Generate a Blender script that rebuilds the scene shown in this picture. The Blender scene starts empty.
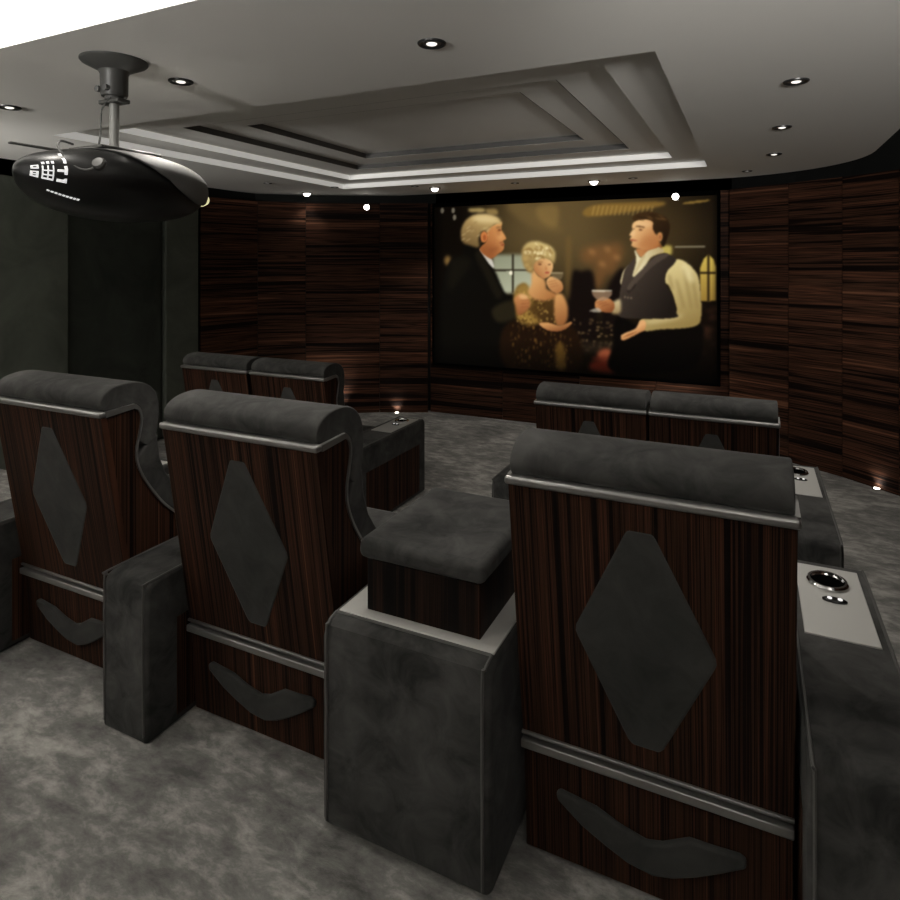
import bpy, bmesh, math, random
import numpy as np
from mathutils import Vector, Matrix
random.seed(4)
C = bpy.context.scene.collection
PI = math.pi

# ------------------------------------------------------------------ materials
def srgb(r, g, b):
    f = lambda c: (c/255/12.92) if c/255 <= .04045 else ((c/255+.055)/1.055)**2.4
    return (f(r), f(g), f(b), 1)
def new_mat(name):
    m = bpy.data.materials.new(name); m.use_nodes = True
    n = m.node_tree.nodes; l = m.node_tree.links
    return m, n, l, n['Principled BSDF']
def simple(name, col, rough=.5, metal=0, emit=None, es=1, coat=0):
    m, n, l, b = new_mat(name)
    b.inputs['Base Color'].default_value = col; b.inputs['Roughness'].default_value = rough
    b.inputs['Metallic'].default_value = metal; b.inputs['Coat Weight'].default_value = coat
    if emit:
        b.inputs['Emission Color'].default_value = emit; b.inputs['Emission Strength'].default_value = es
    return m
def ramp(n, stops, interp='LINEAR'):
    r = n.new('ShaderNodeValToRGB'); cr = r.color_ramp; cr.interpolation = interp
    while len(cr.elements) < len(stops): cr.elements.new(.5)
    for e, (p, c) in zip(cr.elements, stops): e.position = p; e.color = c
    return r
def noise(n, l, vec, scale, detail=4, rough=.6, dist=0, w=None):
    t = n.new('ShaderNodeTexNoise'); t.inputs['Scale'].default_value = scale
    t.inputs['Detail'].default_value = detail; t.inputs['Roughness'].default_value = rough
    t.inputs['Distortion'].default_value = dist
    if w is not None:
        t.noise_dimensions = '4D'; l.new(w, t.inputs['W'])
    l.new(vec, t.inputs['Vector']); return t
def mapping(n, l, scale, rot=(0,0,0), src='Object'):
    tc = n.new('ShaderNodeTexCoord'); mp = n.new('ShaderNodeMapping')
    mp.inputs['Scale'].default_value = scale; mp.inputs['Rotation'].default_value = rot
    l.new(tc.outputs[src], mp.inputs['Vector']); return mp.outputs['Vector']
def mixf(n, l, a, b, fac):
    m = n.new('ShaderNodeMix'); m.data_type = 'FLOAT'; m.inputs['Factor'].default_value = fac
    l.new(a, m.inputs['A']); l.new(b, m.inputs['B']); return m.outputs['Result']

def ebony(name, scale, gain=1, rough=.3, panel=False, spec=.5):
    m, n, l, b = new_mat(name)
    v = mapping(n, l, scale)
    w = None
    if panel:
        at = n.new('ShaderNodeAttribute'); at.attribute_name = 'panel'; w = at.outputs['Fac']
    else:
        oi = n.new('ShaderNodeObjectInfo'); mu = n.new('ShaderNodeMath'); mu.operation = 'MULTIPLY'
        l.new(oi.outputs['Random'], mu.inputs[0]); mu.inputs[1].default_value = 20; w = mu.outputs[0]
    a = noise(n, l, v, 1.0, 3, .55, .03, w); c = noise(n, l, v, 2.7, 2, .6, 0, w)
    f = mixf(n, l, a.outputs['Fac'], c.outputs['Fac'], .45)
    g = lambda r_, g_, b_: (r_*gain, g_*gain, b_*gain, 1)
    rp = ramp(n, [(.38, g(.004,.002,.0016)), (.455, g(.008,.0042,.0032)), (.495, g(.052,.024,.014)), (.52, g(.008,.0042,.0032)),
                  (.56, g(.078,.032,.018)), (.585, g(.02,.0095,.0066)), (.63, g(.13,.058,.032)), (.70, g(.06,.027,.016))])
    l.new(f, rp.inputs['Fac']); l.new(rp.outputs['Color'], b.inputs['Base Color'])
    b.inputs['Roughness'].default_value = rough
    b.inputs['Specular IOR Level'].default_value = spec
    return m

def velvet(name, lo, hi, scale=14, sheen=.25):
    m, n, l, b = new_mat(name)
    v = mapping(n, l, (1, 1, 1))
    a = noise(n, l, v, scale, 5, .62, .8); c = noise(n, l, v, scale*.28, 2, .5, .4)
    f = mixf(n, l, a.outputs['Fac'], c.outputs['Fac'], .5)
    rp = ramp(n, [(.36, lo), (.66, hi)])
    l.new(f, rp.inputs['Fac']); l.new(rp.outputs['Color'], b.inputs['Base Color'])
    b.inputs['Roughness'].default_value = .9; b.inputs['Specular IOR Level'].default_value = .15
    b.inputs['Sheen Weight'].default_value = sheen; b.inputs['Sheen Roughness'].default_value = .4
    fine = noise(n, l, v, 900, 2, .5)
    bp = n.new('ShaderNodeBump'); bp.inputs['Strength'].default_value = .12; bp.inputs['Distance'].default_value = .002
    l.new(fine.outputs['Fac'], bp.inputs['Height']); l.new(bp.outputs['Normal'], b.inputs['Normal'])
    return m

def carpet(name):
    m, n, l, b = new_mat(name)
    v = mapping(n, l, (1.0, 1.9, 1), (0, 0, .25))
    a = noise(n, l, v, 8, 6, .72, .25); c = noise(n, l, v, 2.4, 3, .55, .2)
    f = mixf(n, l, a.outputs['Fac'], c.outputs['Fac'], .42)
    rp = ramp(n, [(.37, (.065,.064,.06,1)), (.5, (.15,.147,.138,1)), (.63, (.34,.33,.305,1))])
    l.new(f, rp.inputs['Fac']); l.new(rp.outputs['Color'], b.inputs['Base Color'])
    b.inputs['Roughness'].default_value = .95; b.inputs['Specular IOR Level'].default_value = .1
    b.inputs['Sheen Weight'].default_value = .15
    fine = noise(n, l, v, 260, 3, .6)
    bp = n.new('ShaderNodeBump'); bp.inputs['Strength'].default_value = .35; bp.inputs['Distance'].default_value = .006
    l.new(fine.outputs['Fac'], bp.inputs['Height']); l.new(bp.outputs['Normal'], b.inputs['Normal'])
    return m

M = dict(
    ebony_chair=ebony('macassar_ebony_vertical', (66, 1.2, .14), .82, .55, False, .07),
    ebony_wall=ebony('macassar_ebony_horizontal', (.24, .24, 19), 1.4, .55, True, .06),
    ebony_cheek=ebony('macassar_ebony_cheek', (2, 66, .14), .95, .55, False, .07),
    dark_wood=ebony('dark_wenge', (30, 30, .3), .3, .6, False, .12),
    velvet=velvet('charcoal_velvet', (.013,.013,.0125,1), (.070,.069,.066,1), 10, .06),
    velvet_dark=velvet('inlay_velvet', (.022,.022,.021,1), (.05,.05,.047,1), 9, .08),
    piping=simple('piping_cord', (.06,.059,.056,1), .7),
    steel=simple('satin_steel', (.25,.246,.238,1), .36, .75),
    plate=simple('brushed_plate', (.42,.415,.395,1), .4, .15),
    chrome=simple('chrome', (.75,.75,.75,1), .12, 1),
    black=simple('black_gloss', (.004,.004,.004,1), .2), shell_black=simple('projector_black', (.004,.004,.004,1), .38),
    black_matt=simple('black_matt', (.008,.008,.008,1), .7),
    void=simple('unlit_black', (.002,.002,.002,1), 1),
    carpet=carpet('mottled_carpet'),
    ceiling=simple('ceiling_paint', (.8,.785,.75,1), .75),
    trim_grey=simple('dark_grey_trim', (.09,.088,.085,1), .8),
    ring=simple('dark_nickel', (.05,.05,.05,1), .35, .6),
    soffit=simple('soffit_black', (.008,.009,.008,1), .8),
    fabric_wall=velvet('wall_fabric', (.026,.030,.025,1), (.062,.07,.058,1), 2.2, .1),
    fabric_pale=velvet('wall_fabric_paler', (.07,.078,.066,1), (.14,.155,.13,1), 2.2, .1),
    back_paint=simple('back_wall_paint', (.06,.058,.055,1), .8),
    grey_plastic=simple('grey_plastic', (.115,.115,.112,1), .7),
    dark_plastic=simple('dark_plastic', (.055,.055,.052,1), .45),
    pole=simple('pole_paint', (.25,.25,.24,1), .4, .3),
    led=simple('led_strip', (.8,.8,.78,1), .5, 0, (1,.975,.92,1), .30),
    led_bright=simple('led_strip_bright', (.9,.9,.9,1), .5, 0, (1,.97,.91,1), 5.0),
    lamp=simple('lamp_lens', (.9,.9,.85,1), .3, 0, (1,.95,.86,1), 1.2),
    lamp_hot=simple('lamp_lens_hot', (.9,.9,.85,1), .3, 0, (1,.95,.86,1), 9),
    lamp_dim=simple('lamp_lens_dim', (.4,.4,.38,1), .3, 0, (1,.95,.86,1), .12),
    button=simple('lit_button', (.9,.9,.9,1), .4, 0, (1,1,1,1), .7),
    port=simple('port_white', (.9,.9,.9,1), .5, 0, (1,1,1,1), .55),
    lens=simple('projector_lens', (.9,.85,.5,1), .2, 0, (1,.92,.5,1), .75),
)

# ------------------------------------------------------------------ mesh helpers
class MB:
    def __init__(s): s.bm = bmesh.new()
    def box(s, x0, x1, y0, y1, z0, z1):
        vs = [s.bm.verts.new(p) for p in ((x0,y0,z0),(x1,y0,z0),(x1,y1,z0),(x0,y1,z0),(x0,y0,z1),(x1,y0,z1),(x1,y1,z1),(x0,y1,z1))]
        for f in ((3,2,1,0),(4,5,6,7),(0,1,5,4),(1,2,6,5),(2,3,7,6),(3,0,4,7)): s.bm.faces.new([vs[i] for i in f])
        return s
    def prism_x(s, prof, x0, x1):
        """profile of (y,z) swept along x"""
        n = len(prof)
        a = [s.bm.verts.new((x0, y, z)) for y, z in prof]; b = [s.bm.verts.new((x1, y, z)) for y, z in prof]
        for i in range(n):
            j = (i+1) % n; s.bm.faces.new((a[i], a[j], b[j], b[i]))
        s.bm.faces.new(a[::-1]); s.bm.faces.new(b)
        return s
    def poly_slab(s, pts, origin, ux, uy, depth):
        """2D outline on the plane origin+ux*u+uy*v, thickened by depth along the normal"""
        nrm = ux.cross(uy).normalized()
        a = [s.bm.verts.new(origin+ux*u+uy*v) for u, v in pts]
        b = [s.bm.verts.new(origin+ux*u+uy*v+nrm*depth) for u, v in pts]
        n = len(pts)
        for i in range(n):
            j = (i+1) % n; s.bm.faces.new((a[i], a[j], b[j], b[i]))
        s.bm.faces.new(a[::-1]); s.bm.faces.new(b)
        return s
    def tube(s, path, r, seg=8, closed=False):
        pts = [Vector(p) for p in path]; rings = []
        n = len(pts)
        for i, p in enumerate(pts):
            d = ((pts[(i+1) % n]-pts[i-1]) if closed else (pts[min(i+1, n-1)]-pts[max(i-1, 0)])).normalized()
            up = Vector((0,0,1)) if abs(d.z) < .95 else Vector((1,0,0))
            u = d.cross(up).normalized(); v = u.cross(d).normalized()
            rr = r[i] if isinstance(r, (list, tuple)) else r
            rings.append([s.bm.verts.new(p+u*rr*math.cos(2*PI*k/seg)+v*rr*math.sin(2*PI*k/seg)) for k in range(seg)])
        for i in range(n if closed else n-1):
            A, B = rings[i], rings[(i+1) % n]
            for k in range(seg): s.bm.faces.new((A[k], A[(k+1) % seg], B[(k+1) % seg], B[k]))
        if not closed:
            s.bm.faces.new(rings[0][::-1]); s.bm.faces.new(rings[-1])
        return s
    def lathe(s, prof, c=(0,0,0), seg=32, sx=1, sy=1):
        """profile of (r,z) turned about z"""
        rings = [[s.bm.verts.new((c[0]+sx*r*math.cos(2*PI*k/seg), c[1]+sy*r*math.sin(2*PI*k/seg), c[2]+z)) for k in range(seg)] for r, z in prof]
        for A, B in zip(rings, rings[1:]):
            for k in range(seg): s.bm.faces.new((A[k], A[(k+1) % seg], B[(k+1) % seg], B[k]))
        s.bm.faces.new(rings[0][::-1]); s.bm.faces.new(rings[-1])
        return s
    def build(s, name, mat, parent=None, bevel=0, seg=3, smooth=35):
        bmesh.ops.recalc_face_normals(s.bm, faces=s.bm.faces)
        me = bpy.data.meshes.new(name); s.bm.to_mesh(me); s.bm.free()
        return link(name, me, mat, parent, bevel, seg, smooth)
def link(name, me, mat, parent=None, bevel=0, seg=3, smooth=35):
    o = bpy.data.objects.new(name, me); C.objects.link(o)
    if mat: me.materials.append(M[mat] if isinstance(mat, str) else mat)
    if smooth:
        me.shade_smooth(); me.set_sharp_from_angle(angle=math.radians(smooth))
    if bevel:
        b = o.modifiers.new('bevel', 'BEVEL'); b.width = bevel; b.segments = seg; b.limit_method = 'ANGLE'; b.angle_limit = math.radians(40)
        b.harden_normals = False
        me.shade_smooth()
    if parent: o.parent = parent
    return o
def tag(o, label=None, cat=None, group=None, kind=None):
    if label: o['label'] = label
    if cat: o['category'] = cat
    if group: o['group'] = group
    if kind: o['kind'] = kind
    return o
def empty(name, loc, label, cat, group=None, rz=0):
    o = bpy.data.objects.new(name, None); C.objects.link(o); o.location = loc; o.rotation_euler = (0,0,rz)
    o.empty_display_size = .1
    return tag(o, label, cat, group)
def copy_tree(o, parent=None):
    c = o.copy(); C.objects.link(c)
    if parent: c.parent = parent
    for ch in list(o.children): copy_tree(ch, c)
    return c
def struct(o): return tag(o, kind='structure')
def smooth_path(pts, n=8, closed=False):
    P = [Vector(p) for p in pts]; out = []; k = len(P)
    rng = range(k) if closed else range(k-1)
    for i in rng:
        g = (lambda j: P[j % k]) if closed else (lambda j: P[max(0, min(k-1, j))])
        p0, p1, p2, p3 = g(i-1), g(i), g(i+1), g(i+2)
        for q in range(n):
            t = q/n
            out.append(.5*((2*p1)+(p2-p0)*t+(2*p0-5*p1+4*p2-p3)*t*t+(3*p1-p0-3*p2+p3)*t**3))
    if not closed: out.append(P[-1])
    return out

# ------------------------------------------------------------------ the setting
EYE = 1.55; LOW = -.25; CEIL = 2.39
fl = MB(); fl.prism_x([(-2.4,-.4),(7.6,-.4),(7.6,LOW),(2.85,LOW),(2.85,0),(-2.4,0)], -6.2, 2.2)
struct(fl.build('floor', 'carpet', smooth=0))

def wall_strip(name, pts, z0, z1, mat, thick=.04, joints=True):
    """facetted panelling along a plan polyline; each facet has its own veneer"""
    bm = bmesh.new(); lay = bm.faces.layers.float.new('panel')
    for i, (a, b) in enumerate(zip(pts, pts[1:])):
        a = Vector((*a, 0)); b = Vector((*b, 0)); d = (b-a).normalized(); nn = Vector((-d.y, d.x, 0))
        ln = (b-a).length; gap = .003 if joints else 0
        p, q = a+d*gap, b-d*gap
        vs = []
        for off in (0, thick):
            for z in (z0, z1):
                for w in (p, q): vs.append(bm.verts.new(w+nn*off+Vector((0,0,z))))
        for f in ((0,1,3,2),(4,6,7,5),(0,2,6,4),(1,5,7,3),(2,3,7,6),(0,4,5,1)):
            fc = bm.faces.new([vs[k] for k in f]); fc[lay] = i*.37+len(name)
    bmesh.ops.recalc_face_normals(bm, faces=bm.faces)
    me = bpy.data.meshes.new(name); bm.to_mesh(me); bm.free()
    return struct(link(name, me, mat, smooth=0))
WR = [(-.2,6.8),(.3,6.52),(.69,6.25),(1.03,5.93),(1.3,5.48),(1.45,4.95),(1.5,4.35),(1.5,3.2),(1.5,2.0),(1.5,.8),(1.5,-.4),(1.5,-2.2)]
WL = [(-5.4,5.03),(-5.23,5.72),(-4.83,6.1),(-4.07,6.55),(-3.54,6.8)]
TOPW = 2.285
wall_strip('wall_right', WR[::-1], LOW, TOPW, 'ebony_wall', -.04)
wall_strip('wall_left', WL, LOW, TOPW, 'ebony_wall', .04)
wall_strip('wall_front', [(-3.54,6.86),(-2.6,6.86),(-1.7,6.86),(-.9,6.86),(-.2,6.86)], LOW, TOPW, 'ebony_wall', .04)
# dark carcass wall behind the panelling and the black upper band
off = [(-5.52,-2.3),(-5.52,5.05),(-5.34,5.80),(-4.92,6.2),(-4.12,6.65),(-3.5,6.93),(-.18,6.93),(.36,6.64),(.77,6.36),(1.13,6.03),(1.41,5.53),(1.57,4.97),(1.62,4.35),(1.62,-2.3)]
bmw = bmesh.new(); va = [bmw.verts.new((x,y,LOW)) for x,y in off]; vb = [bmw.verts.new((x,y,2.8)) for x,y in off]
for i in range(len(off)-1): bmw.faces.new((va[i],va[i+1],vb[i+1],vb[i]))
bmesh.ops.solidify(bmw, geom=bmw.faces[:], thickness=.02)
me = bpy.data.meshes.new('wall_carcass'); bmw.to_mesh(me); bmw.free()
struct(link('trim_1', me, 'soffit', smooth=0))
struct(MB().box(-5.55,1.65,-2.3,-2.22,0,2.8).build('wall_back','back_paint',smooth=0))
struct(MB().box(-5.6,1.7,-2.3,7.1,2.8,2.86).build('trim_2','soffit',smooth=0))

# floating ceiling slab with rounded far corners and two trays
TR = (-4.13,-.345,2.6,5.88); BT = (-4.35,-.345,-1.5,1.468)
def arc(cx, cy, r, a0, a1, n=14): return [(cx+r*math.cos(a0+(a1-a0)*k/n), cy+r*math.sin(a0+(a1-a0)*k/n)) for k in range(n+1)]
out = [(-5.38,-2.2),(.83,-2.2)]+arc(.83-1.15,6.75-1.15,1.15,0,PI/2)+arc(-5.38+1.3,6.75-1.3,1.3,PI/2,PI)
cu = bpy.data.curves.new('ceil','CURVE'); cu.dimensions = '2D'; cu.fill_mode = 'BOTH'; cu.extrude = .03
def spl(pts):
    s = cu.splines.new('POLY'); s.points.add(len(pts)-1); s.use_cyclic_u = True
    for p, q in zip(s.points, pts): p.co = (q[0], q[1], 0, 1)
spl(out)
for (a,b,c,d) in (TR, BT): spl([(a,c),(b,c),(b,d),(a,d)])
co = bpy.data.objects.new('tmpc', cu); C.objects.link(co)
me = bpy.data.meshes.new_from_object(co.evaluated_get(bpy.context.evaluated_depsgraph_get()))
bpy.data.objects.remove(co)
o = link('ceiling', me, 'ceiling', smooth=0); o.location.z = CEIL+.03; struct(o)

def tray(name, R, steps, top):
    """stepped recess: rings of risers and ledges; returns ring rects"""
    bm = bmesh.new()
    a,b,c,d = R; z = CEIL+.001
    def ring(r, z): return [bm.verts.new(p) for p in ((r[0],r[2],z),(r[1],r[2],z),(r[1],r[3],z),(r[0],r[3],z))]
    cur = ring(R, z); r = R; levels = []
    for ins, dz in steps:
        up = ring(r, z+dz)
        for k in range(4): bm.faces.new((cur[k],cur[(k+1)%4],up[(k+1)%4],up[k]))
        levels.append((r, z, z+dz)); z += dz
        if ins:
            r = (r[0]+ins, r[1]-ins, r[2]+ins, r[3]-ins); nx = ring(r, z)
            for k in range(4): bm.faces.new((up[k],up[(k+1)%4],nx[(k+1)%4],nx[k]))
            cur = nx
        else: bm.faces.new(up)
    me = bpy.data.meshes.new(name); bm.to_mesh(me); bm.free()
    struct(link(name, me, 'ceiling', smooth=0)); return levels
L1 = tray('trim_3', TR, [(.26,.055),(.3,.05),(.3,.045),(0,.045)], None)
for k in (2,3):  # dark grey facing puts shade into the colour of the two inner risers
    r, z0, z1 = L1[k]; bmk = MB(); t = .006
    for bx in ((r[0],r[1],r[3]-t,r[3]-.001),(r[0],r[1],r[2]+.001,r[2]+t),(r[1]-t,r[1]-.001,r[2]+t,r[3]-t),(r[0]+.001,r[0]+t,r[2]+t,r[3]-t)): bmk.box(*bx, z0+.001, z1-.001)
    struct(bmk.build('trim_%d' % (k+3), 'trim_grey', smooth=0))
L2 = tray('trim_4', BT, [(0,.13)], None)

def strip(root, name, r, z0, z1, mat, sides='NSEW'):
    a,b,c,d = r; t = .006; e = .002
    for s_, bx in (('N',(a+t,b-t,d-t,d-e)),('S',(a+t,b-t,c+e,c+t)),('E',(b-t,b-e,c+t,d-t)),('W',(a+e,a+t,c+t,d-t))):
        if s_ in sides: MB().box(*bx, z0+.0005, z1-.004).build(name, mat, root, smooth=0)
g = 'strip lights around the stepped ceiling recess'
for k, lab in ((0, 'outer white strip light running around the lowest step of the ceiling recess'),
               (1, 'inner white strip light running around the second step of the ceiling recess')):
    r, z0, z1 = L1[k]
    rt = empty('strip_light', ((r[0]+r[1])/2,(r[2]+r[3])/2,z0), lab, 'light', g)
    rr = (r[0]-rt.location.x, r[1]-rt.location.x, r[2]-rt.location.y, r[3]-rt.location.y)
    strip(rt, 'lit_strip', rr, 0, z1-z0, 'led', 'NW')  # emission stands in for light falling on the far and left risers
r, z0, z1 = L2[0]
rt = empty('cove_light', ((r[0]+r[1])/2,(r[2]+r[3])/2,z0), 'glaring white light trough at the ceiling edge above the projector, top left', 'light')
rr = (r[0]-rt.location.x, r[1]-rt.location.x, r[2]-rt.location.y, r[3]-rt.location.y)
strip(rt, 'lit_strip', rr, 0, z1-z0, 'led_bright', 'N')

# acoustic panels on the left wall
def panel(y0, y1, depth, lab, mat='fabric_wall'):
    o = MB().box(-5.5,-5.5+depth,y0,y1,LOW+.02,2.26).build('acoustic_panel',mat,None,.012,2)
    return tag(o, lab, 'wall panel', 'dark fabric panels on the left wall')
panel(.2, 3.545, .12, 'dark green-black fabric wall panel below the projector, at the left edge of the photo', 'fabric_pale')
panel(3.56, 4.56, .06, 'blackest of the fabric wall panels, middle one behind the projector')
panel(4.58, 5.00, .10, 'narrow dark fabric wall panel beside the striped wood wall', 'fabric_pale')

# ------------------------------------------------------------------ film screen
SX0, SZ0, SW, SH = -3.465, .36, 3.155, 1.875
scr = empty('projection_screen', (SX0+SW/2, 6.82, SZ0), 'wide glowing screen showing three people in evening dress, on the front wall', 'screen')
MB().box(-SW/2-.03, SW/2+.03, 0, .03, -.03, SH+.05).build('frame', 'void', scr, .004, 2)
NX, NZ = 470, 282
su = np.linspace(0, SW, NX); sv = np.linspace(0, SH, NZ)
U, V = np.meshgrid(su, sv)
# artwork sheet coordinates (900 x 581 units) for every point of the picture surface
den = -.05642*U-.00012*V+1
AX = (211.09776*U-.0533*V+43.22498)/den; AY = (-12.12032*U-239.44973*V+499.77895)/den
img = np.zeros((NZ, NX, 3)); img[:] = (20,14,8)
UN = 1.55  # sheet units per grid cell, roughly
def blur(m, r):
    k = max(1, int(round(r/UN)))
    if r <= 0: return m
    for _ in range(2):
        for ax in (0,1):
            c = np.cumsum(np.pad(m, [(k+1,k) if a == ax else (0,0) for a in (0,1)], mode='edge'), axis=ax)
            n = m.shape[ax]
            m = (np.take(c, range(2*k+1, 2*k+1+n), ax)-np.take(c, range(0, n), ax))/(2*k+1)
    return m
def pmask(pts):
    ins = np.zeros(AX.shape, bool); n = len(pts)
    for i in range(n):
        x0,y0 = pts[i]; x1,y1 = pts[(i+1) % n]
        if y0 == y1: continue
        cond = (y0 > AY) != (y1 > AY)
        ins ^= cond & (AX < (x1-x0)*(AY-y0)/(y1-y0)+x0)
    return ins.astype(float)
def lay(mask, col, col2=None, grad=None, b=3, a=1.0):
    m = blur(mask, b)*a
    c = np.array(col, float)
    if col2 is not None:
        (x0,y0),(x1,y1) = grad; t = np.clip(((AX-x0)*(x1-x0)+(AY-y0)*(y1-y0))/((x1-x0)**2+(y1-y0)**2), 0, 1)[...,None]
        c = c*(1-t)+np.array(col2, float)*t
    img[:] = img*(1-m[...,None])+c*m[...,None]
def P(pts, col, b=2, a=1., col2=None, grad=None, sm=True):
    q = [(p.x, p.y) for p in smooth_path([(x,y,0) for x,y in pts], 5, True)] if sm else pts
    lay(pmask(q), col, col2, grad, b, a)
def E(cx, cy, rx, ry, col, b=2, a=1., rot=0, col2=None, grad=None):
    c, s = math.cos(rot), math.sin(rot)
    dx, dy = AX-cx, AY-cy
    lay((((dx*c+dy*s)/rx)**2+((-dx*s+dy*c)/ry)**2 < 1).astype(float), col, col2, grad, b, a)
rng = np.random.RandomState(3)
# dim room behind the figures
E(470,150,330,150,(84,68,40),70,.95); E(420,110,160,80,(104,84,50),50,.8); E(660,110,150,70,(66,50,28),40,.6)
E(90,300,110,300,(12,8,5),40,.9); E(830,420,120,160,(18,11,7),40,.8)
P([(250,48),(330,46),(420,120),(330,110)],(112,90,52),8,.7); P([(340,50),(400,48),(396,108),(352,92)],(140,112,62),6,.6)
P([(505,44),(692,34),(690,50),(490,78)],(140,106,48),3,.85)
for k in range(14):
    x = 505+k*13; P([(x,46),(x+5,46),(x-2,74),(x-7,74)],(196,160,84),2,.4,sm=False)
P([(770,36),(835,28),(833,34),(770,42)],(150,118,55),2,.8)
P([(145,54),(185,54),(188,64),(148,64)],(196,168,104),3,.8); P([(192,56),(222,56),(226,72),(200,70)],(176,146,86),3,.7)
for x,y in ((66,60),(98,60),(102,80)): E(x,y,5,8,(150,140,120),2,.7)
P([(212,188),(335,186),(332,300),(212,300)],(140,142,116),4,1,(176,178,150),((215,180),(260,290)),sm=False)
for p in ([(268,186),(274,186),(274,300),(268,300)],[(212,230),(335,229),(335,235),(212,236)]): P(p,(52,46,34),1.5,.9,sm=False)
E(265,241,5,6,(255,245,215),2)
E(82,205,10,14,(170,130,70),4,.7)
# hazy reddish ornament and dark coats behind
for x,y,rx,ry in ((490,190,24,26),(530,180,34,24),(570,180,22,30),(525,230,20,36),(555,215,22,30),(515,270,16,20)):
    E(x,y,rx,ry,(132,86,46),9,.6)
for x,y in ((500,180),(545,172),(572,196),(530,215)): E(x,y,11,7,(176,124,72),4,.55,.6)
P([(440,250),(470,236),(502,240),(512,330),(510,440),(430,440)],(20,13,10),5)
P([(536,330),(552,270),(590,225),(600,300),(592,420),(530,400)],(20,13,10),5)
P([(425,150),(440,150),(436,300),(424,300)],(120,92,48),4,.5)
for k in range(60):
    x,y = rng.uniform(440,560), rng.uniform(370,470); E(x,y,rng.uniform(2,7),rng.uniform(2,6),(96,74,48) if k%3 else (150,120,80),2,.5)
P([(440,450),(560,440),(565,470),(440,470)],(52,40,28),6,.7)
P([(500,500),(560,495),(560,530),(498,522)],(128,42,24),5); E(540,478,24,17,(204,104,66),4); E(530,490,30,8,(150,56,34),4,.7)
# tall arched window at the right
P([(814,322),(814,225),(824,200),(838,188),(852,200),(859,222),(859,322)],(206,178,82),2,1,(150,118,52),((820,200),(850,320)),sm=False)
P([(834,186),(841,186),(841,324),(834,324)],(36,26,14),1.2,sm=False); P([(812,238),(860,238),(860,243),(812,243)],(36,26,14),1.2,sm=False)
P([(700,165),(730,163),(728,190),(705,190)],(190,168,84),3); P([(740,163),(828,162),(828,167),(740,168)],(180,170,138),2,.8,sm=False)
for k in range(30):
    E(rng.uniform(770,860),rng.uniform(335,480),rng.uniform(4,16),rng.uniform(2,5),(70,42,28),4,.5)
# the three figures; each has its own drawing sheet (offset + scale on the picture sheet)
K = .5488
def sheet(ox, oy):
    m = lambda pts: [(ox+x*K, oy+y*K) for x,y in pts]
    def PP(pts, col, b=1.6, a=1., col2=None, grad=None, sm=True):
        P(m(pts), col, b, a, col2, tuple(m(grad)) if grad else None, sm)
    def EE(x, y, rx, ry, col, b=1.6, a=1., rot=0, col2=None, grad=None):
        E(ox+x*K, oy+y*K, rx*K, ry*K, col, b, a, rot, col2, tuple(m(grad)) if grad else None)
    return PP, EE
# man in black coat, seen from behind his shoulder
PP, EE = sheet(58.1, 29)
PP([(130,240),(200,250),(250,310),(295,380),(330,460),(355,500),(390,505),(430,540),(412,600),(370,640),(350,760),(360,885),(-20,885),(-5,620),(5,500),(25,400),(60,320),(120,285)],(13,11,8),3)
PP([(205,262),(250,325),(300,430),(330,500),(300,520),(240,400),(190,300)],(27,23,15),5,.9)
PP([(60,330),(120,300),(170,330),(110,420),(50,480)],(22,19,12),8,.8)
PP([(280,575),(385,530),(420,600),(365,640),(300,640)],(42,36,22),5,.85)
PP([(212,258),(268,302),(290,355),(272,350),(244,312)],(206,200,186),1.8)
PP([(328,118),(326,155),(346,190),(352,206),(336,216),(342,236),(336,266),(312,284),(290,302),(262,308),(212,262),(250,215),(250,160),(290,130)],(216,150,88),2,1,(160,94,50),((335,150),(230,260)))
PP([(300,180),(328,170),(338,200),(318,215)],(232,170,106),4,.6); PP([(250,240),(290,240),(300,285),(265,302),(225,265)],(140,80,44),7,.45)
PP([(318,222),(336,220),(334,232),(318,230)],(140,78,46),1.8,.5); PP([(300,150),(318,150),(322,185),(304,190)],(150,88,48),3,.35)
for k in range(5): PP([(262+k*10,262-k*3),(272+k*10,258-k*3),(270+k*10,276-k*3),(262+k*10,280-k*3)],(126,70,38),3,.25)
PP([(112,190),(122,135),(158,92),(215,75),(272,80),(312,98),(330,130),(296,128),(272,146),(250,165),(222,170),(206,205),(208,250),(160,240),(125,225)],(196,164,104),3,1,(112,88,52),((220,80),(160,245)))
PP([(170,95),(225,80),(290,92),(318,115),(260,120),(200,115)],(232,208,150),6,.8)
for k in range(26):
    x = rng.uniform(125,260); y = rng.uniform(110,220); EE(x,y,14,4,(222,194,136) if k%2 else (138,110,66),2,.35,-.5)
EE(236,196,19,29,(204,122,66),2.2); EE(238,200,9,16,(146,76,40),2,.7)
PP([(300,142),(326,140),(328,148),(302,152)],(150,110,66),1.8,.8); EE(318,160,9,5,(88,48,28),1.5,.8); EE(334,238,11,4,(132,60,40),1.6,.8)
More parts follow.
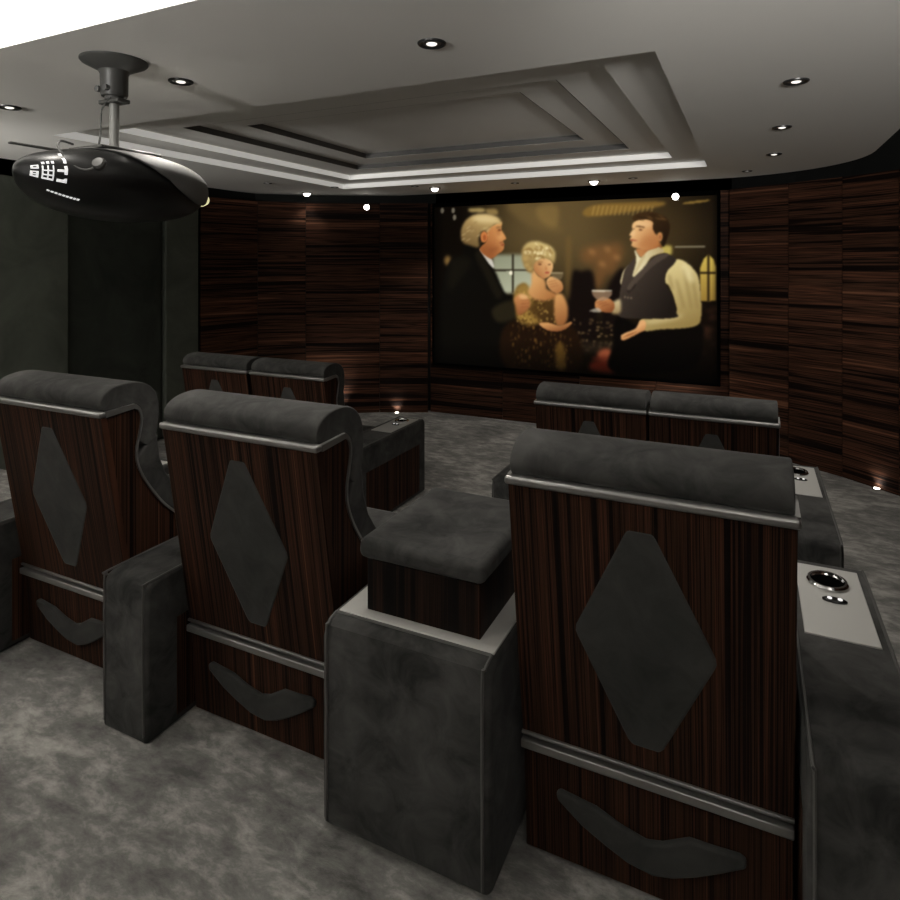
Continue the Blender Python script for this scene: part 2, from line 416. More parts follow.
# woman in a gold gown
PP([(360,650),(690,655),(735,890),(360,890)],(32,19,10),5)
PP([(400,480),(450,440),(480,490),(510,525),(570,530),(625,508),(640,590),(625,645),(560,662),(480,640),(410,620)],(104,76,34),3,1,(58,38,18),((470,490),(620,640)))
PP([(398,482),(442,442),(482,470),(486,545),(440,560),(400,540)],(160,126,62),4,.85); PP([(412,600),(470,588),(530,640),(480,662),(418,640)],(170,132,60),4,.75)
for k in range(190):
    x = rng.uniform(405,630); y = rng.uniform(480,655); c = rng.rand(); EE(x,y,rng.uniform(2,9),rng.uniform(2,8),(206,164,84) if c > .6 else (70,46,20),1.4,.5,rng.uniform(0,3))
for k in range(120):
    x = rng.uniform(375,700); y = rng.uniform(660,880); EE(x,y,rng.uniform(2,6),rng.uniform(3,14),(124,86,38) if k%3 else (64,42,20),2,.45)
PP([(615,770),(655,765),(665,885),(620,885)],(160,116,46),4,.6)
PP([(490,365),(520,398),(548,414),(562,440),(566,470),(604,488),(622,508),(565,532),(500,524),(468,490),(486,440)],(220,164,102),2.4,1,(170,110,60),((490,430),(590,530)))
PP([(495,335),(540,303),(584,316),(600,345),(592,384),(577,406),(548,416),(522,398),(498,370)],(234,184,124),2,1,(176,114,66),((590,330),(510,400)))
PP([(434,300),(442,250),(470,225),(510,218),(548,228),(590,248),(612,285),(604,335),(582,318),(545,308),(510,326),(496,352),(494,384),(468,380),(446,345)],(214,188,122),2.6,1,(142,110,60),((520,220),(470,370)))
for k in range(58):
    t = rng.uniform(0,6.28); q = rng.uniform(.2,1); x,y = 522+80*q*math.cos(t), 268+42*q*math.sin(t)
    EE(x,y,rng.uniform(6,14),rng.uniform(4,8),(246,226,168) if k%2 else (146,112,60),1.5,.55,rng.uniform(0,3))
for x,y in ((455,310),(462,345),(478,365)): EE(x,y,14,12,(190,158,96),2.5,.8)
EE(530,340,11,4,(96,58,34),1.4,.85); EE(580,342,8,4,(96,58,34),1.4,.85); EE(568,384,13,5,(160,66,50),1.5,.85); PP([(560,345),(570,368),(558,372)],(188,124,74),1.5,.7)
PP([(520,328),(545,325),(545,330),(522,334)],(140,100,56),1.3,.7)
PP([(612,505),(650,500),(678,570),(672,640),(642,672),(612,642),(606,560)],(214,154,92),2.4,1,(150,94,52),((620,510),(670,650)))
PP([(565,432),(590,404),(640,428),(652,470),(622,494),(582,472)],(222,168,108),2.2,1,(176,116,68),((590,410),(630,490)))
for k in range(3): PP([(572+k*6,432+k*13),(612+k*6,424+k*13),(614+k*6,428+k*13),(574+k*6,437+k*13)],(164,104,60),1.3,.6)
PP([(590,385),(650,388),(640,420),(605,415)],(150,130,96),2,.45); PP([(588,384),(652,384),(652,388),(588,389)],(214,196,150),1.2,.6,sm=False)
PP([(525,652),(580,650),(640,664),(692,644),(694,660),(640,692),(570,688)],(206,148,90),2.2,1,(150,94,54),((600,650),(610,690)))
# the first man's hands
PP([(395,520),(430,498),(470,518),(478,560),(442,600),(412,604),(402,560)],(206,140,84),2.6,1,(150,92,52),((430,500),(430,600)))
for y in (528,546,564): PP([(432,y),(472,y-4),(474,y+3),(434,y+7)],(150,88,50),1.5,.55)
PP([(420,500),(455,500),(470,520),(430,522)],(240,190,130),3,.7)
# man in waistcoat and shirtsleeves
PP, EE = sheet(435.5, 29)
PP([(255,615),(400,690),(480,690),(690,660),(702,760),(690,840),(600,905),(226,905),(230,760)],(11,8,6),3)
PP([(312,348),(282,380),(268,432),(278,446),(300,390),(322,360)],(214,196,148),2)
PP([(556,318),(600,322),(650,362),(680,410),(692,500),(694,620),(672,662),(600,678),(480,684),(400,692),(368,660),(384,624),(450,606),(558,594),(556,540),(528,460),(502,430),(512,370)],(222,202,140),2,1,(150,126,72),((540,340),(670,640)))
for a_,b_ in (((600,380),(640,560)),((560,430),(600,560)),((640,400),(672,560)),((470,625),(640,610)),((430,660),(620,650)),((520,400),(540,470))):
    PP([a_,(a_[0]+14,a_[1]+4),(b_[0]+8,b_[1]),(b_[0]-6,b_[1])],(132,110,64),3,.45)
PP([(600,330),(640,365),(660,430),(630,430),(595,370)],(238,222,168),5,.6); PP([(400,640),(500,618),(600,605),(560,630),(430,655)],(232,212,156),4,.5)
PP([(348,312),(336,400),(392,352),(440,305),(500,280),(562,318),(514,378),(504,440),(540,500),(562,590),(560,622),(400,628),(256,612),(262,510),(274,440),(290,370),(320,332)],(68,57,48),2,1,(30,24,20),((300,400),(540,560)))
PP([(300,470),(340,410),(440,310),(500,284),(520,296),(440,350),(350,440),(318,478)],(86,73,62),2.2,.75); PP([(300,470),(318,478),(350,440),(345,460),(312,492)],(36,28,24),1.6,.7)
for k in range(3): EE(292+k*16,514+k*2,5,5,(150,130,104),1.2,.8)
for k in range(14): PP([(280+k*18,480+k*4),(284+k*18,480+k*4),(280+k*18,610),(275+k*18,610)],(44,36,30),2,.25)
PP([(400,252),(472,228),(482,262),(424,292),(376,304),(350,262)],(190,128,76),2.2,1,(140,86,46),((380,260),(470,260)))
PP([(343,262),(352,322),(334,392),(346,402),(400,346),(432,302),(496,276),(492,262),(466,250),(412,270),(376,306)],(232,218,174),1.8,1,(190,168,118),((360,280),(480,270)))
PP([(376,306),(400,300),(345,398),(338,390)],(186,162,112),2,.5)
PP([(345,112),(370,102),(436,106),(446,150),(460,185),(474,226),(458,252),(402,264),(346,252),(326,240),(331,222),(319,206),(326,192),(316,183),(333,160),(329,138)],(236,186,126),1.8,1,(178,112,62),((340,150),(470,230)))
PP([(400,190),(450,200),(450,245),(380,255),(360,240)],(176,112,64),6,.5); PP([(350,118),(425,114),(430,140),(360,142)],(246,204,148),5,.5)
EE(476,194,15,24,(196,132,78),2); EE(478,198,7,13,(140,84,48),1.8,.6)
PP([(340,112),(332,94),(350,76),(380,66),(424,62),(472,74),(510,94),(528,130),(526,168),(514,205),(498,246),(484,236),(494,190),(484,168),(462,172),(456,184),(438,150),(440,118),(402,102),(366,106)],(62,42,22),2,1,(34,22,12),((400,70),(510,220)))
for k in range(22):
    x = rng.uniform(355,510); y = 74+abs(x-430)*.16+rng.uniform(0,24); EE(x,y,16,3,(112,80,44) if k%2 else (46,30,16),1.6,.45,.25)
PP([(345,142),(362,136),(392,142),(392,148),(362,144)],(84,54,30),1.3,.8); EE(374,158,11,4,(86,52,32),1.4,.8); EE(338,154,6,4,(96,60,36),1.3,.7)
PP([(322,208),(352,212),(354,218),(326,217)],(156,76,54),1.4,.8); PP([(330,162),(344,160),(340,190),(328,190)],(248,206,150),2.5,.6)
PP([(213,556),(240,534),(266,528),(268,592),(226,602)],(210,190,144),2.4,1,(160,134,90),((240,530),(240,600)))
PP([(134,542),(168,514),(214,524),(238,556),(222,592),(176,592),(140,576)],(214,148,90),2.2,1,(140,82,46),((160,520),(200,590)))
for k in range(3): PP([(140+k*14,540+k*9),(176+k*14,530+k*9),(178+k*14,535+k*9),(142+k*14,546+k*9)],(130,74,42),1.3,.6)
PP([(122,484),(220,484),(206,520),(166,532),(136,520)],(160,128,100),1.8,.75); PP([(118,476),(222,478),(222,485),(118,484)],(226,212,184),1.1,.9,sm=False)
PP([(104,588),(148,570),(166,592)],(196,186,164),1.6,.7)
PP([(372,640),(346,680),(290,704),(270,720),(280,742),(322,726),(368,702),(398,684),(400,640)],(228,170,112),2,1,(180,118,68),((320,690),(340,730)))
for k in range(3): PP([(282+k*12,722-k*5),(330+k*12,704-k*5),(332+k*12,708-k*5),(284+k*12,728-k*5)],(156,98,56),1.3,.6)
# fall-off at the foot and the sides of the picture
img *= (1-np.clip((AY-430)/120,0,1)*.85)[...,None]; img *= np.clip((AX-34)/40,0,1)[...,None]**.6; img *= np.clip((872-AX)/26,0,1)[...,None]**.6
img = np.clip(img+rng.normal(0,1.2,img.shape), 0, 255)/255
lin = np.where(img <= .04045, img/12.92, ((img+.055)/1.055)**2.4)
co = np.stack([U-SW/2, np.full_like(U,-.002), V], -1).reshape(-1,3)
idx = np.arange(NX*NZ).reshape(NZ,NX)
quads = np.stack([idx[:-1,:-1], idx[:-1,1:], idx[1:,1:], idx[1:,:-1]], -1).reshape(-1,4)
me = bpy.data.meshes.new('picture'); me.vertices.add(len(co)); me.vertices.foreach_set('co', co.ravel().astype(np.float32))
me.loops.add(quads.size); me.loops.foreach_set('vertex_index', quads.ravel().astype(np.int32))
me.polygons.add(len(quads)); me.polygons.foreach_set('loop_start', np.arange(0, quads.size, 4, dtype=np.int32))
me.update(calc_edges=True)
ca = me.color_attributes.new('film', 'FLOAT_COLOR', 'POINT')
ca.data.foreach_set('color', np.concatenate([lin.reshape(-1,3), np.ones((NX*NZ,1))], 1).ravel().astype(np.float32))
m, n, l, b = new_mat('film_picture')
at = n.new('ShaderNodeAttribute'); at.attribute_name = 'film'
b.inputs['Base Color'].default_value = (.002,.002,.002,1); b.inputs['Roughness'].default_value = 1; b.inputs['Specular IOR Level'].default_value = 0
l.new(at.outputs['Color'], b.inputs['Emission Color']); b.inputs['Emission Strength'].default_value = .95
link('picture', me, m, scr, smooth=0)

# ------------------------------------------------------------------ recliner
UX = Vector((1,0,0))
def make_recliner(w=.615):
    h = w/2
    root = empty('recliner', (0,0,0), 'x', 'armchair')
    low0, low1, top = Vector((0,0,.015)), Vector((0,-.022,.30)), Vector((0,-.138,1.015))
    # lower back panel, plain board
    MB().prism_x([(.0,.01),(-.020,.298),(.02,.298),(.03,.01)], -h+.002, h-.002).build('lower_panel','ebony_chair',root,.003,2)
    # upper shell: leaning back board plus two shaped cheeks
    scurve = [(-.006,1.028),(.014,1.012),(.024,.975),(.016,.925),(.004,.87),(.006,.82),(.030,.76),(.075,.69),(.135,.615),(.22,.545),(.34,.49),(.60,.455)]
    sc = [(p.x,p.y) for p in smooth_path([(y,z,0) for y,z in scurve], 5)]
    back = MB().prism_x([(-.024,.318),(-.138,1.014),(-.112,1.016),(.002,.318)], -h, h)
    back.build('back_shell','ebony_chair',root,.003,2)
    cheek = [(-.0035,.318),(-.116,1.014),(-.04,1.024)]+sc+[(.60,.02),(.035,.02),(.03,.31)]
    for s in (-1,1):
        x0, x1 = (h-.018, h) if s > 0 else (-h, -h+.018)
        MB().prism_x(cheek, x0, x1).build('side_panel','ebony_cheek',root,.002,2)
    # steel edge strip along the top of the back and down each cheek
    tr = MB()
    tr.box(-h-.006, h+.006, -.149, -.118, 1.011, 1.032)
    tr.build('edge_trim','steel',root,.008,4)
    for s in (-1,1):
        x0 = s*(h-.004)
        prof = [(-.122,1.020)]+[(-.04,1.026)]+sc
        path = [Vector((x0,y,z)) for y,z in prof]
        t = MB(); rings = []
        nrm = []
        for i,p in enumerate(path):
            d = (path[min(i+1,len(path)-1)]-path[max(i-1,0)]).normalized(); nrm.append(Vector((0,-d.z,d.y)))
        for i,(p,nv) in enumerate(zip(path,nrm)):
            f = max(.4, 1-i/14)
            hw, ht = .010, .010*f
            rings.append([t.bm.verts.new(p+Vector((a*hw,0,0))+nv*b_*ht) for a,b_ in ((-1,-1),(1,-1),(1,1),(-1,1))])
        for A,B in zip(rings,rings[1:]):
            for k in range(4): t.bm.faces.new((A[k],A[(k+1)%4],B[(k+1)%4],B[k]))
        t.bm.faces.new(rings[0]); t.bm.faces.new(rings[-1])
        t.build('edge_trim','steel',root)
    # double rail between the upper and lower back
    lt = MB(); lt.box(-h, h, -.040, .0, .294, .316).build('rail','steel',root,.003,2)
    lt = MB(); lt.box(-h, h, -.034, .0, .326, .334).build('rail','steel',root,.002,2)
    # padded head roll
    roll = [(-.122,1.030),(-.136,1.052),(-.128,1.082),(-.098,1.104),(-.05,1.115),(.01,1.114),(.062,1.094),(.096,1.055),(.108,1.0),(.104,.94),(.088,.885),(.06,.86),(.006,.90),(.02,.95),(.026,.985),(.012,1.016),(-.04,1.030)]
    rp = [(p.x,p.y) for p in smooth_path([(y,z,0) for y,z in roll[:12]], 4)]+roll[12:]
    MB().prism_x(rp, -h+.004, h-.004).build('head_roll','velvet',root,.016,4)
    cush = [(.06,.885),(.100,.905),(.105,.86),(.112,.81),(.14,.74),(.20,.66),(.30,.575),(.30,.50),(.20,.53),(.13,.60),(.072,.675),(.028,.755),(.006,.82)]
    MB().prism_x(cush, -h+.004, h-.004).build('backrest','velvet',root,.008,3)
    MB().box(-h+.02, h-.02, .20, .74, .34, .50).build('seat','velvet',root,.04,4)
    MB().box(-h+.03, h-.03, .04, .70, .03, .335).build('base','dark_wood',root,.004,2)
    MB().box(-h+.022, h-.022, .702, .775, .10, .47).build('footrest','velvet',root,.025,4)
    # diamond pad on the leaning back
    vy = (top-low1).normalized()
    zc = (.663-.30)/vy.z; org = low1+vy*zc
    k = vy.z
    dia = [(-.03,.285/k),(-.038,.272/k),(-.158,.012/k),(-.16,-.006/k),(-.155,-.02/k),(-.044,-.262/k),(-.032,-.276/k),(.032,-.276/k),(.044,-.262/k),(.155,-.02/k),(.16,-.006/k),(.158,.012/k),(.038,.272/k),(.03,.285/k)]
    MB().poly_slab([(x,y) for x,y in dia][::-1], org+Vector((0,-.001,0)), UX, vy, -.022).build('diamond_pad','velvet_dark',root,.009,3)
    # boomerang pull on the lower back
    bo = [(-.218,.202),(-.206,.208),(-.118,.196),(-.06,.172),(-.002,.158),(.035,.168),(.094,.204),(.15,.206),(.20,.210),(.214,.204),(.213,.186),(.16,.150),(.11,.118),(.06,.092),(.014,.078),(-.045,.086),(-.10,.110),(-.155,.138),(-.215,.184)]
    d = (low1-low0).normalized()
    MB().poly_slab([(x, y-.015) for x,y in bo], Vector((0,.0005,.015)), UX, d, .018).build('grab_pull','velvet_dark',root,.006,3)
    return root

# ------------------------------------------------------------------ console arm
def make_console(w=.245, L=.97, H=.56):
    h = w/2
    root = empty('armrest_console', (0,0,0), 'x', 'armrest')
    prof = [(0,.002),(0,H-.05),(.012,H-.018),(.04,H-.003),(.09,H),(L-.03,H),(L-.006,H-.012),(L,H-.04),(L,.002)]
    MB().prism_x(prof, -h, h).build('body','velvet',root,.014,4)
    for s in (-1,1):
        x = s*(h-.001)
        MB().box(min(x,x+s*.004),max(x,x+s*.004),.12,L-.10,.03,H-.175).build('side_panel','ebony_cheek',root,.001,1)
        pp = MB(); pp.tube(smooth_path([(s*(h-.014),-.001,.03),(s*(h-.014),-.002,H-.06),(s*(h-.012),.012,H-.013),(s*(h-.010),.08,H-.001),(s*(h-.010),L-.03,H)],5),.0042,6)
        pp.build('piping','piping',root)
    pl = MB().box(-.092,.092,.485,.91,H-.004,H+.004).build('top_plate','plate',root,.002,2)
    c = (-.005,.80,H+.004)
    MB().lathe([(.047,0),(.058,0),(.060,.006),(.056,.011),(.049,.011),(.046,.002),(.0455,.0015)],c,36).build('cup_ring','chrome',pl)
    MB().lathe([(.047,.0006),(.047,.003),(.02,.0032)],c,32).build('cup_well','void',pl)
    ctl = MB().lathe([(.034,0),(.034,.004),(.03,.006),(.01,.006)],(.004,.69,H+.004),28,1,.42).build('control_pad','black',pl)
    for s in (-1,1):
        MB().lathe([(.0065,0),(.0065,.002),(.004,.003),(.001,.003)],(.004+s*.014,.69,H+.0098),12).build('button','button',ctl)
    return root

def make_wide_console():
    w, L, H = .50, .97, .575; h = w/2
    root = empty('storage_console', (0,0,0), 'wide charcoal velvet console with wooden box and cushioned lid between the two right-hand rear recliners', 'armrest')
    prof = [(0,.012),(0,H-.05),(.010,H-.018),(.03,H-.004),(.06,H),(L-.03,H),(L,H-.03),(L,.012)]
    MB().prism_x(prof, -h, h).build('body','velvet',root,.02,4)
    for s in (-1,1):
        MB().tube(smooth_path([(s*(h-.02),-.001,.03),(s*(h-.02),-.002,H-.06),(s*(h-.018),.010,H-.014),(s*(h-.016),.05,H)],5),.0042,6).build('piping','piping',root)
    MB().tube([(-h+.016,.05,H),(h-.016,.05,H)],.004,6).build('piping','piping',root)
    MB().box(-h+.02,h-.012,.056,L-.05,H-.004,H+.003).build('top_plate','plate',root,.002,2)
    bx = MB().box(-.16,.185,.092,.50,H+.002,.722).build('storage_box','dark_wood',root,.003,2)
    ld = MB().box(-.176,.206,.066,.53,.728,.786).build('padded_lid','velvet',bx,.022,4)
    return root

def lab(o, s, g=None, cat=None):
    o['label'] = s
    if g: o['group'] = g
    return o
Y0, Y1 = 1.602, 3.60
gr, gf = 'rear row of recliners', 'front row of recliners'
rec = make_recliner()
def place(o, x, y, z, s=1.0): o.location = (x,y,z); o.scale = (s,1,1); return o
R1 = place(rec, -.2285, Y0, 0, 1.02); lab(R1, 'largest and nearest recliner, wood-backed with full diamond pad, at the right of the rear row', gr)
R2 = place(copy_tree(rec), -1.432, Y0, 0, 1.02); lab(R2, 'middle recliner of the three in the rear row, left of the wide console', gr)
R3 = place(copy_tree(rec), -2.366, Y0, 0, 1.03); lab(R3, 'leftmost recliner of the rear row, its back cut by the left edge of the photo', gr)
F1 = place(copy_tree(rec), -.182, Y1-.04, LOW, .98); lab(F1, 'right-hand recliner of the far right pair, beside the curved wood wall', gf)
F2 = place(copy_tree(rec), -.801, Y1-.04, LOW, .98); lab(F2, 'left-hand recliner of the far right pair, in front of the screen', gf)
F3 = place(copy_tree(rec), -2.912, Y1, LOW, 1.05); lab(F3, 'right-hand recliner of the far left pair, next to the open aisle', gf)
F4 = place(copy_tree(rec), -3.592, Y1, LOW, 1.05); lab(F4, 'left-hand recliner of the far left pair, nearest the dark fabric wall panels', gf)

con = make_console()
ga = 'velvet armrest consoles'
place(con, .209, 1.395, 0, .92); con.scale.z = 1.055; lab(con, 'long velvet armrest with steel cup holder plate at the right edge of the photo', ga)
c = place(copy_tree(con), -1.8585, 1.41, 0, .86); c.scale.z = .93; lab(c, 'narrow velvet armrest block between the leftmost and middle rear recliners', ga)
c = place(copy_tree(con), -2.8145, 1.42, 0, .98); c.scale.z = .93; lab(c, 'dark velvet armrest block cut off by the left edge of the photo', ga)
c = place(copy_tree(con), .25, 3.27, LOW, .98); c.scale.y = 1.25; c.scale.z = 1.0; lab(c, 'velvet armrest with cup holder on the wall side of the far right pair', ga)
c = place(copy_tree(con), -1.24, 3.40, LOW, .98); c.scale.z = 1.0; lab(c, 'armrest at the left end of the far right pair, mostly hidden by the nearest recliner', ga)
c = place(copy_tree(con), -2.455, 3.48, LOW, .92); c.scale.z = 1.02; lab(c, 'wood-sided armrest with cup holder at the aisle end of the far left pair', ga)
wc = make_wide_console(); wc.location = (-.818, 1.415, 0)

# ------------------------------------------------------------------ projector
def make_projector():
    root = empty('projector', (-2.378, 1.79, 1.885), 'black and grey teardrop projector hanging from the ceiling on a pole', 'projector')
    RX, RY, RZ = .235, .425, .122
    def S(th, y, k=1.0):
        """th 0 = +x side, 90deg = up; y along the body"""
        t = abs(y)/RY; f = max(0., 1-t**2.1)**.72
        g = max(0., 1-t**2.3)**.55
        cs, sn = math.cos(th), math.sin(th)
        px = abs(cs)**.85*(1 if cs >= 0 else -1); pz = abs(sn)**.9*(1 if sn >= 0 else -1)
        lift = -.004*(y/RY)
        return Vector((RX*f*px*k, y*k, (RZ if pz > 0 else RZ*1.3)*g*pz*k+lift))
    ny, nt = 40, 48; b = MB(); rings = []
    ys = [RY*math.sin(-PI/2+PI*i/ny) for i in range(ny+1)]
    for y in ys[1:-1]: rings.append([b.bm.verts.new(S(2*PI*k/nt, y)) for k in range(nt)])
    for A,B in zip(rings,rings[1:]):
        for k in range(nt): b.bm.faces.new((A[k],A[(k+1)%nt],B[(k+1)%nt],B[k]))
    for ring, y in ((rings[0],-RY),(rings[-1],RY)):
        v = b.bm.verts.new(S(0,y))
        for k in range(nt): b.bm.faces.new((ring[k],ring[(k+1)%nt],v))
    body = b.build('body','shell_black',root,0,smooth=60)
    # grey top shell, its lower edge sweeping down towards the lens end
    ns, nu = 40, 30; b = MB(); G = []
    TY = [-.175,-.13,-.06,0,.08,.16,.24,.31,.37,.412]; TA = [89,60,28,10,-6,-18,-28,-33,-32,-16]
    for i in range(ns+1):
        y = -.175+(.412+.175)*i/ns
        a = math.radians(float(np.interp(y, TY, TA)))
        G.append([S(a+(PI-2*a)*j/nu, y, 1.035) for j in range(nu+1)])
    Gv = [[b.bm.verts.new(p) for p in r] for r in G]
    for A,B in zip(Gv,Gv[1:]):
        for j in range(nu): b.bm.faces.new((A[j],A[j+1],B[j+1],B[j]))
    sh = b.build('top_shell','grey_plastic',root,0,smooth=60)
    md = sh.modifiers.new('thick','SOLIDIFY'); md.thickness = .005; md.offset = 0
    # bracket plate on top
    MB().box(-.10,.10,-.16,.12,.118,.132).build('bracket','dark_plastic',root,.004,2)
    MB().box(-.15,-.13,-.36,-.10,.118,.126).build('bracket','dark_plastic',root,.002,2)
    # pole, joint and ceiling cup
    top = CEIL-1.885
    MB().tube([(0,-.03,.128),(0,-.03,top-.155)],.019,16).build('pole','pole',root)
    cup = MB().lathe([(.02,-.165),(.036,-.165),(.036,-.150),(.048,-.150),(.052,-.14),(.053,-.06),(.060,-.045),(.122,-.014),(.128,-.007),(.128,-.001),(.05,-.001)],(0,-.03,top),40).build('ceiling_mount','dark_plastic',root,0)
    for sx in (-1,1):
        kb = MB(); kb.tube([(sx*.024-.004,-.074,top-.125),(sx*.024-.004,-.090,top-.125)],.013,14); kb.build('bolt','grey_plastic',cup)
    MB().box(-.06,.06,-.06,.0,top-.180,top-.163).build('joint','dark_plastic',root,.004,2)
    # cables
    MB().tube(smooth_path([(.02,-.06,top-.16),(-.035,-.06,.30),(-.03,-.07,.20),(.0,-.10,.135)],6),.004,6).build('cable','dark_plastic',root)
    p1 = S(.30,-.225,1.01)
    MB().tube(smooth_path([(-.01,-.20,.132),(.03,-.275,.128),(.075,-.31,.09),(.135,-.30,.03),(.165,-.265,.012),p1],7),.0045,6).build('cable','grey_plastic',root)
    e = MB(); e.lathe([(.026,-.004),(.026,.008),(.02,.014),(.004,.015)],(0,0,0),20)
    ent = e.build('cable_socket','dark_plastic',root); ent.location = p1; ent.rotation_euler = (.5,1.0,-.6)
    # port field on the rear right flank, small white marks lying on the shell
    def mark(pts, name='port'):
        """quads given as (row angle, y) corner boxes on the shell"""
        bmk = MB()
        for (t0,t1,y0,y1) in pts:
            n = 3
            g_ = [[bmk.bm.verts.new(S(t0+(t1-t0)*i/n, y0+(y1-y0)*j/n, 1.006)) for j in range(n+1)] for i in range(n+1)]
            for i in range(n):
                for j in range(n): bmk.bm.faces.new((g_[i][j],g_[i+1][j],g_[i+1][j+1],g_[i][j+1]))
        o = bmk.build(name,'port',root); s = o.modifiers.new('thick','SOLIDIFY'); s.thickness = .002; return o
    return root, S, mark
proj, S, mark = make_projector()
R = math.radians
# rounded sockets, a ladder-like socket block, an angular bracket mark
A0 = -.393
def cell(t0,t1,a,b_): return (R(t0-24),R(t1-24),a,b_)
mark([cell(2,20,-.398,-.393),cell(2,20,-.386,-.381),cell(2,6,-.398,-.381),cell(10,13,-.398,-.381),cell(17,20,-.398,-.381)])
mark([cell(26,40,-.397,-.393),cell(26,40,-.385,-.381),cell(26,30,-.397,-.381),cell(36,40,-.397,-.381)])
mark([cell(2,36,-.374,-.371),cell(2,36,-.362,-.359),cell(2,36,-.350,-.347),cell(2,6,-.374,-.347),cell(12,15,-.374,-.347),cell(22,24,-.374,-.347)])
for k in range(3): mark([cell(42,50,-.374+k*.011,-.367+k*.011)])
mark([cell(2,74,-.322,-.314)]); mark([cell(2,8,-.340,-.322),cell(22,26,-.340,-.322)])
for k in range(9): mark([cell(-27,-23.5,-.352+k*.0105,-.3445+k*.0105)], 'maker_mark')
# lens at the far end
ln = MB(); ln.lathe([(.001,.038),(.022,.030),(.031,.010),(.033,-.03),(.02,-.035)],(0,0,0),28)
lo = ln.build('lens','lens',proj); lo.location = (.062,.368,-.036); lo.rotation_euler = (-PI/2,0,0)

# ------------------------------------------------------------------ downlights
def make_downlight(lens):
    root = empty('downlight', (0,0,0), 'x', 'light')
    MB().lathe([(.036,-.003),(.049,-.009),(.054,-.006),(.055,-.0005),(.036,-.0005)],(0,0,0),30).build('trim_ring','ring',root)
    if lens == 'lamp_hot':
        MB().lathe([(.001,-.036),(.014,-.034),(.027,-.025),(.035,-.011),(.037,-.001)],(0,0,0),24).build('lamp_lens',lens,root)
    else:
        MB().lathe([(.022,-.0045),(.030,-.005),(.037,-.0025),(.037,-.0008),(.022,-.0008)],(0,0,0),28).build('reflector','steel',root)
        MB().lathe([(.001,-.010),(.010,-.0095),(.018,-.007),(.0225,-.003),(.016,-.0015)],(0,0,0),24).build('lamp_lens',lens,root)
    return root
proto = {k: make_downlight(k) for k in ('lamp','lamp_hot','lamp_dim')}
used = set()
gd = 'small recessed ceiling downlights'
def downlight(kind, x, y, z, text, s=1.0):
    if kind in used: o = copy_tree(proto[kind])
    else: o = proto[kind]; used.add(kind)
    o.location = (x,y,z); o.scale = (s,s,s); lab(o, text, gd); return o
DL = [('lamp',-1.097,2.137,'largest lit downlight, alone on the flat ceiling at the top centre of the photo'),
      ('lamp',-2.364,2.085,'lit downlight just right of the projector mount'),
      ('lamp',-3.581,2.035,'downlight at the left edge of the photo, left of the projector mount'),
      ('lamp',.184,3.301,'nearest and largest downlight of the line along the right ceiling edge'),
      ('lamp',.168,4.373,'second downlight from the near end of the line along the right ceiling edge'),
      ('lamp',.154,5.42,'third downlight from the near end of the right-hand line, near the recess corner'),
      ('lamp_dim',-.038,6.305,'farthest downlight of the line along the right ceiling edge'),
      ('lamp_dim',-4.527,5.098,'dim downlight nearest the projector on the ceiling strip left of the recess'),
      ('lamp_dim',-4.102,5.678,'dim downlight by the far left corner of the recess, right of the first glaring spot'),
      ('lamp_dim',-3.272,5.977,'dim downlight just left of the glaring spot over the screen corner'),
      ('lamp_dim',-2.215,6.202,'dim downlight between the two glaring spots above the screen'),
      ('lamp_dim',-1.046,6.338,'dim downlight right of the glaring spot above the waistcoat man'),
      ('lamp_hot',-4.75,6.02,'glaring ceiling spot above the striped wood wall, leftmost of the bright ones'),
      ('lamp_hot',-3.159,6.229,'glaring ceiling spot over the left end of the screen'),
      ('lamp_hot',-1.44,6.397,'glaring ceiling spot over the right half of the screen')]
for k,x,y,t in DL: downlight(k,x,y,CEIL,t,1.0 if k == 'lamp' else (1.15 if k == 'lamp_hot' else .8))

def wall_spot(x, y, z, rz, t):
    root = empty('wall_spot', (x,y,z), t, 'light', 'small bright spots high on the front wall', rz)
    r = MB(); r.tube([(0,-.0,0),(0,-.018,0)],.038,20); r.build('housing','black',root,.003,2)
    q = MB(); q.tube([(0,-.017,0),(0,-.022,0),(0,-.030,0),(0,-.035,0)],[.034,.032,.02,.006],20); q.build('lamp_lens','lamp_hot',root)
wall_spot(-4.20, 6.462, 2.235, math.radians(31), 'small glaring spot on the upper wood wall left of the screen')
wall_spot(-.70, 6.812, 2.235, 0, 'small glaring spot above the right end of the screen')
def floor_light(x, y, t):
    root = empty('floor_light', (x,y,LOW), t, 'light', 'tiny floor lights at the foot of the wood walls')
    MB().lathe([(.034,0),(.034,.006),(.028,.009),(.02,.009)],(0,0,0),22).build('rim','chrome',root)
    MB().lathe([(.022,.006),(.022,.011),(.01,.013),(.002,.013)],(0,0,0),20).build('lamp_lens','lamp_hot',root)
floor_light(-3.86,6.60,'tiny lit floor light under the wood wall beyond the far left armrest')
floor_light(.90,6.02,'tiny lit floor light at the foot of the curved wood wall on the right')

# ------------------------------------------------------------------ lights
def spot(x, y, z, power, size=110, blend=.8, r=.03, col=(1,.95,.87), rot=(0,0,0)):
    d = bpy.data.lights.new('spot','SPOT'); d.energy = power; d.spot_size = math.radians(size); d.spot_blend = blend; d.shadow_soft_size = r; d.color = col
    o = bpy.data.objects.new('spot', d); C.objects.link(o); o.location = (x,y,z); o.rotation_euler = rot; return o
for k,x,y,t in DL:
    e = {'lamp':36,'lamp_dim':0,'lamp_hot':40}[k]
    if x < -4.7: e = 5
    if e: spot(x,y,CEIL-.05,e,120 if k == 'lamp' else 95)
for x in (-3.6,-2.36,-1.1,.2): spot(x,1.34,CEIL+.10,15,130)
floor_light(-.7,6.62,'small floor light before the screen wall, behind the far right pair of recliners')  # this and the next are added, hidden lamps that lift the far ceiling
floor_light(-4.45,6.15,'small floor light under the wood wall, behind the far left pair of recliners')
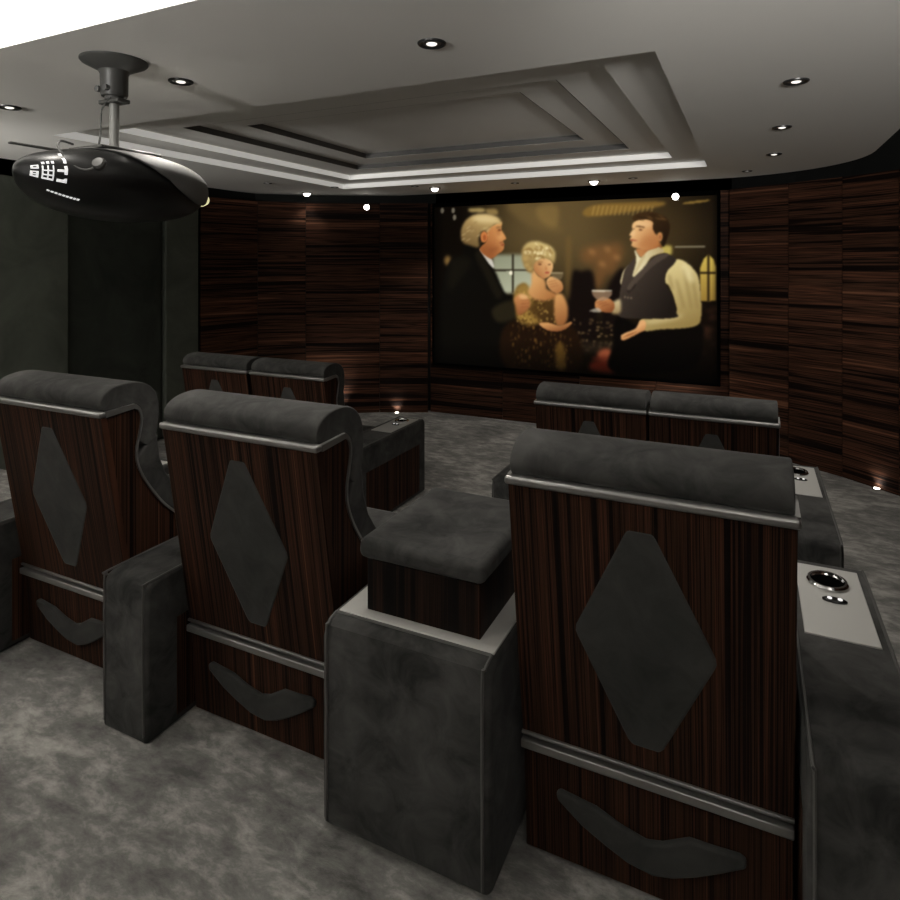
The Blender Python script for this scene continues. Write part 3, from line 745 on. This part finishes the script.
for x,y,rz in ((-3.86,6.60,.5),(.90,6.02,-.7),(-.7,6.62,0),(-4.45,6.15,.7)):
    spot(x,y,LOW+.03,2 if x in (-3.86,.90) else 15,100,1,.03,rot=(PI-.6,0,rz))
# unseen uplighters added on the back wall, behind the viewer, to brighten the ceiling
for x, pw in ((-4.5,1150),(-2.0,500),(.4,540)):
    up = empty('wall_uplighter', (x,-2.22,1.75), 'wall uplighter on the back wall', 'light', 'uplighters on the back wall')
    MB().lathe([(.02,-.06),(.07,0),(.075,.03),(.06,.03)],(0,.085,0),20).build('bowl','steel',up)
    spot(x,-2.10,1.82,pw,80,.35,.25,(1,.97,.92),(math.radians(180-49),0,0))
for x, y, sx, pw in ((1.44,-.7,1,520),(-5.40,-.1,-1,430)):  # unseen side-wall uplighters, also added for ceiling brightness
    up = empty('wall_uplighter', (x,y,1.75), 'wall uplighter on the %s side wall' % ('right' if sx > 0 else 'left'), 'light', 'uplighters on the side walls', sx*PI/2)
    MB().lathe([(.02,-.06),(.07,0),(.075,.03),(.06,.03)],(0,-.045 if sx < 0 else .045,0),20).build('bowl','steel',up)
    spot(x-sx*.06,y+.06,1.82,pw,80,.4,.2,(1,.97,.92),(math.radians(180-(60 if sx > 0 else 50)),0,math.radians(4*sx)))

for m in ('void',):
    M[m].node_tree.nodes['Principled BSDF'].inputs['Specular IOR Level'].default_value = 0
w = bpy.data.worlds.new('w'); bpy.context.scene.world = w; w.use_nodes = True
w.node_tree.nodes['Background'].inputs['Color'].default_value = (.02,.02,.02,1)
w.node_tree.nodes['Background'].inputs['Strength'].default_value = 1

# ------------------------------------------------------------------ camera (level, lens shifted down)
cam = bpy.data.cameras.new('camera'); co = bpy.data.objects.new('camera', cam); C.objects.link(co)
co.location = (0,0,EYE)
co.rotation_euler = (PI/2,0,math.atan2(.4308,.9025))
cam.sensor_width = 36; cam.lens = 632/900*36; cam.shift_y = -(450-264)/900; cam.clip_start = .02
sc = bpy.context.scene; sc.camera = co
sc.view_settings.view_transform = 'Standard'; sc.view_settings.look = 'None'; sc.view_settings.exposure = 0; sc.view_settings.gamma = 1
sc.view_settings.use_curve_mapping = False
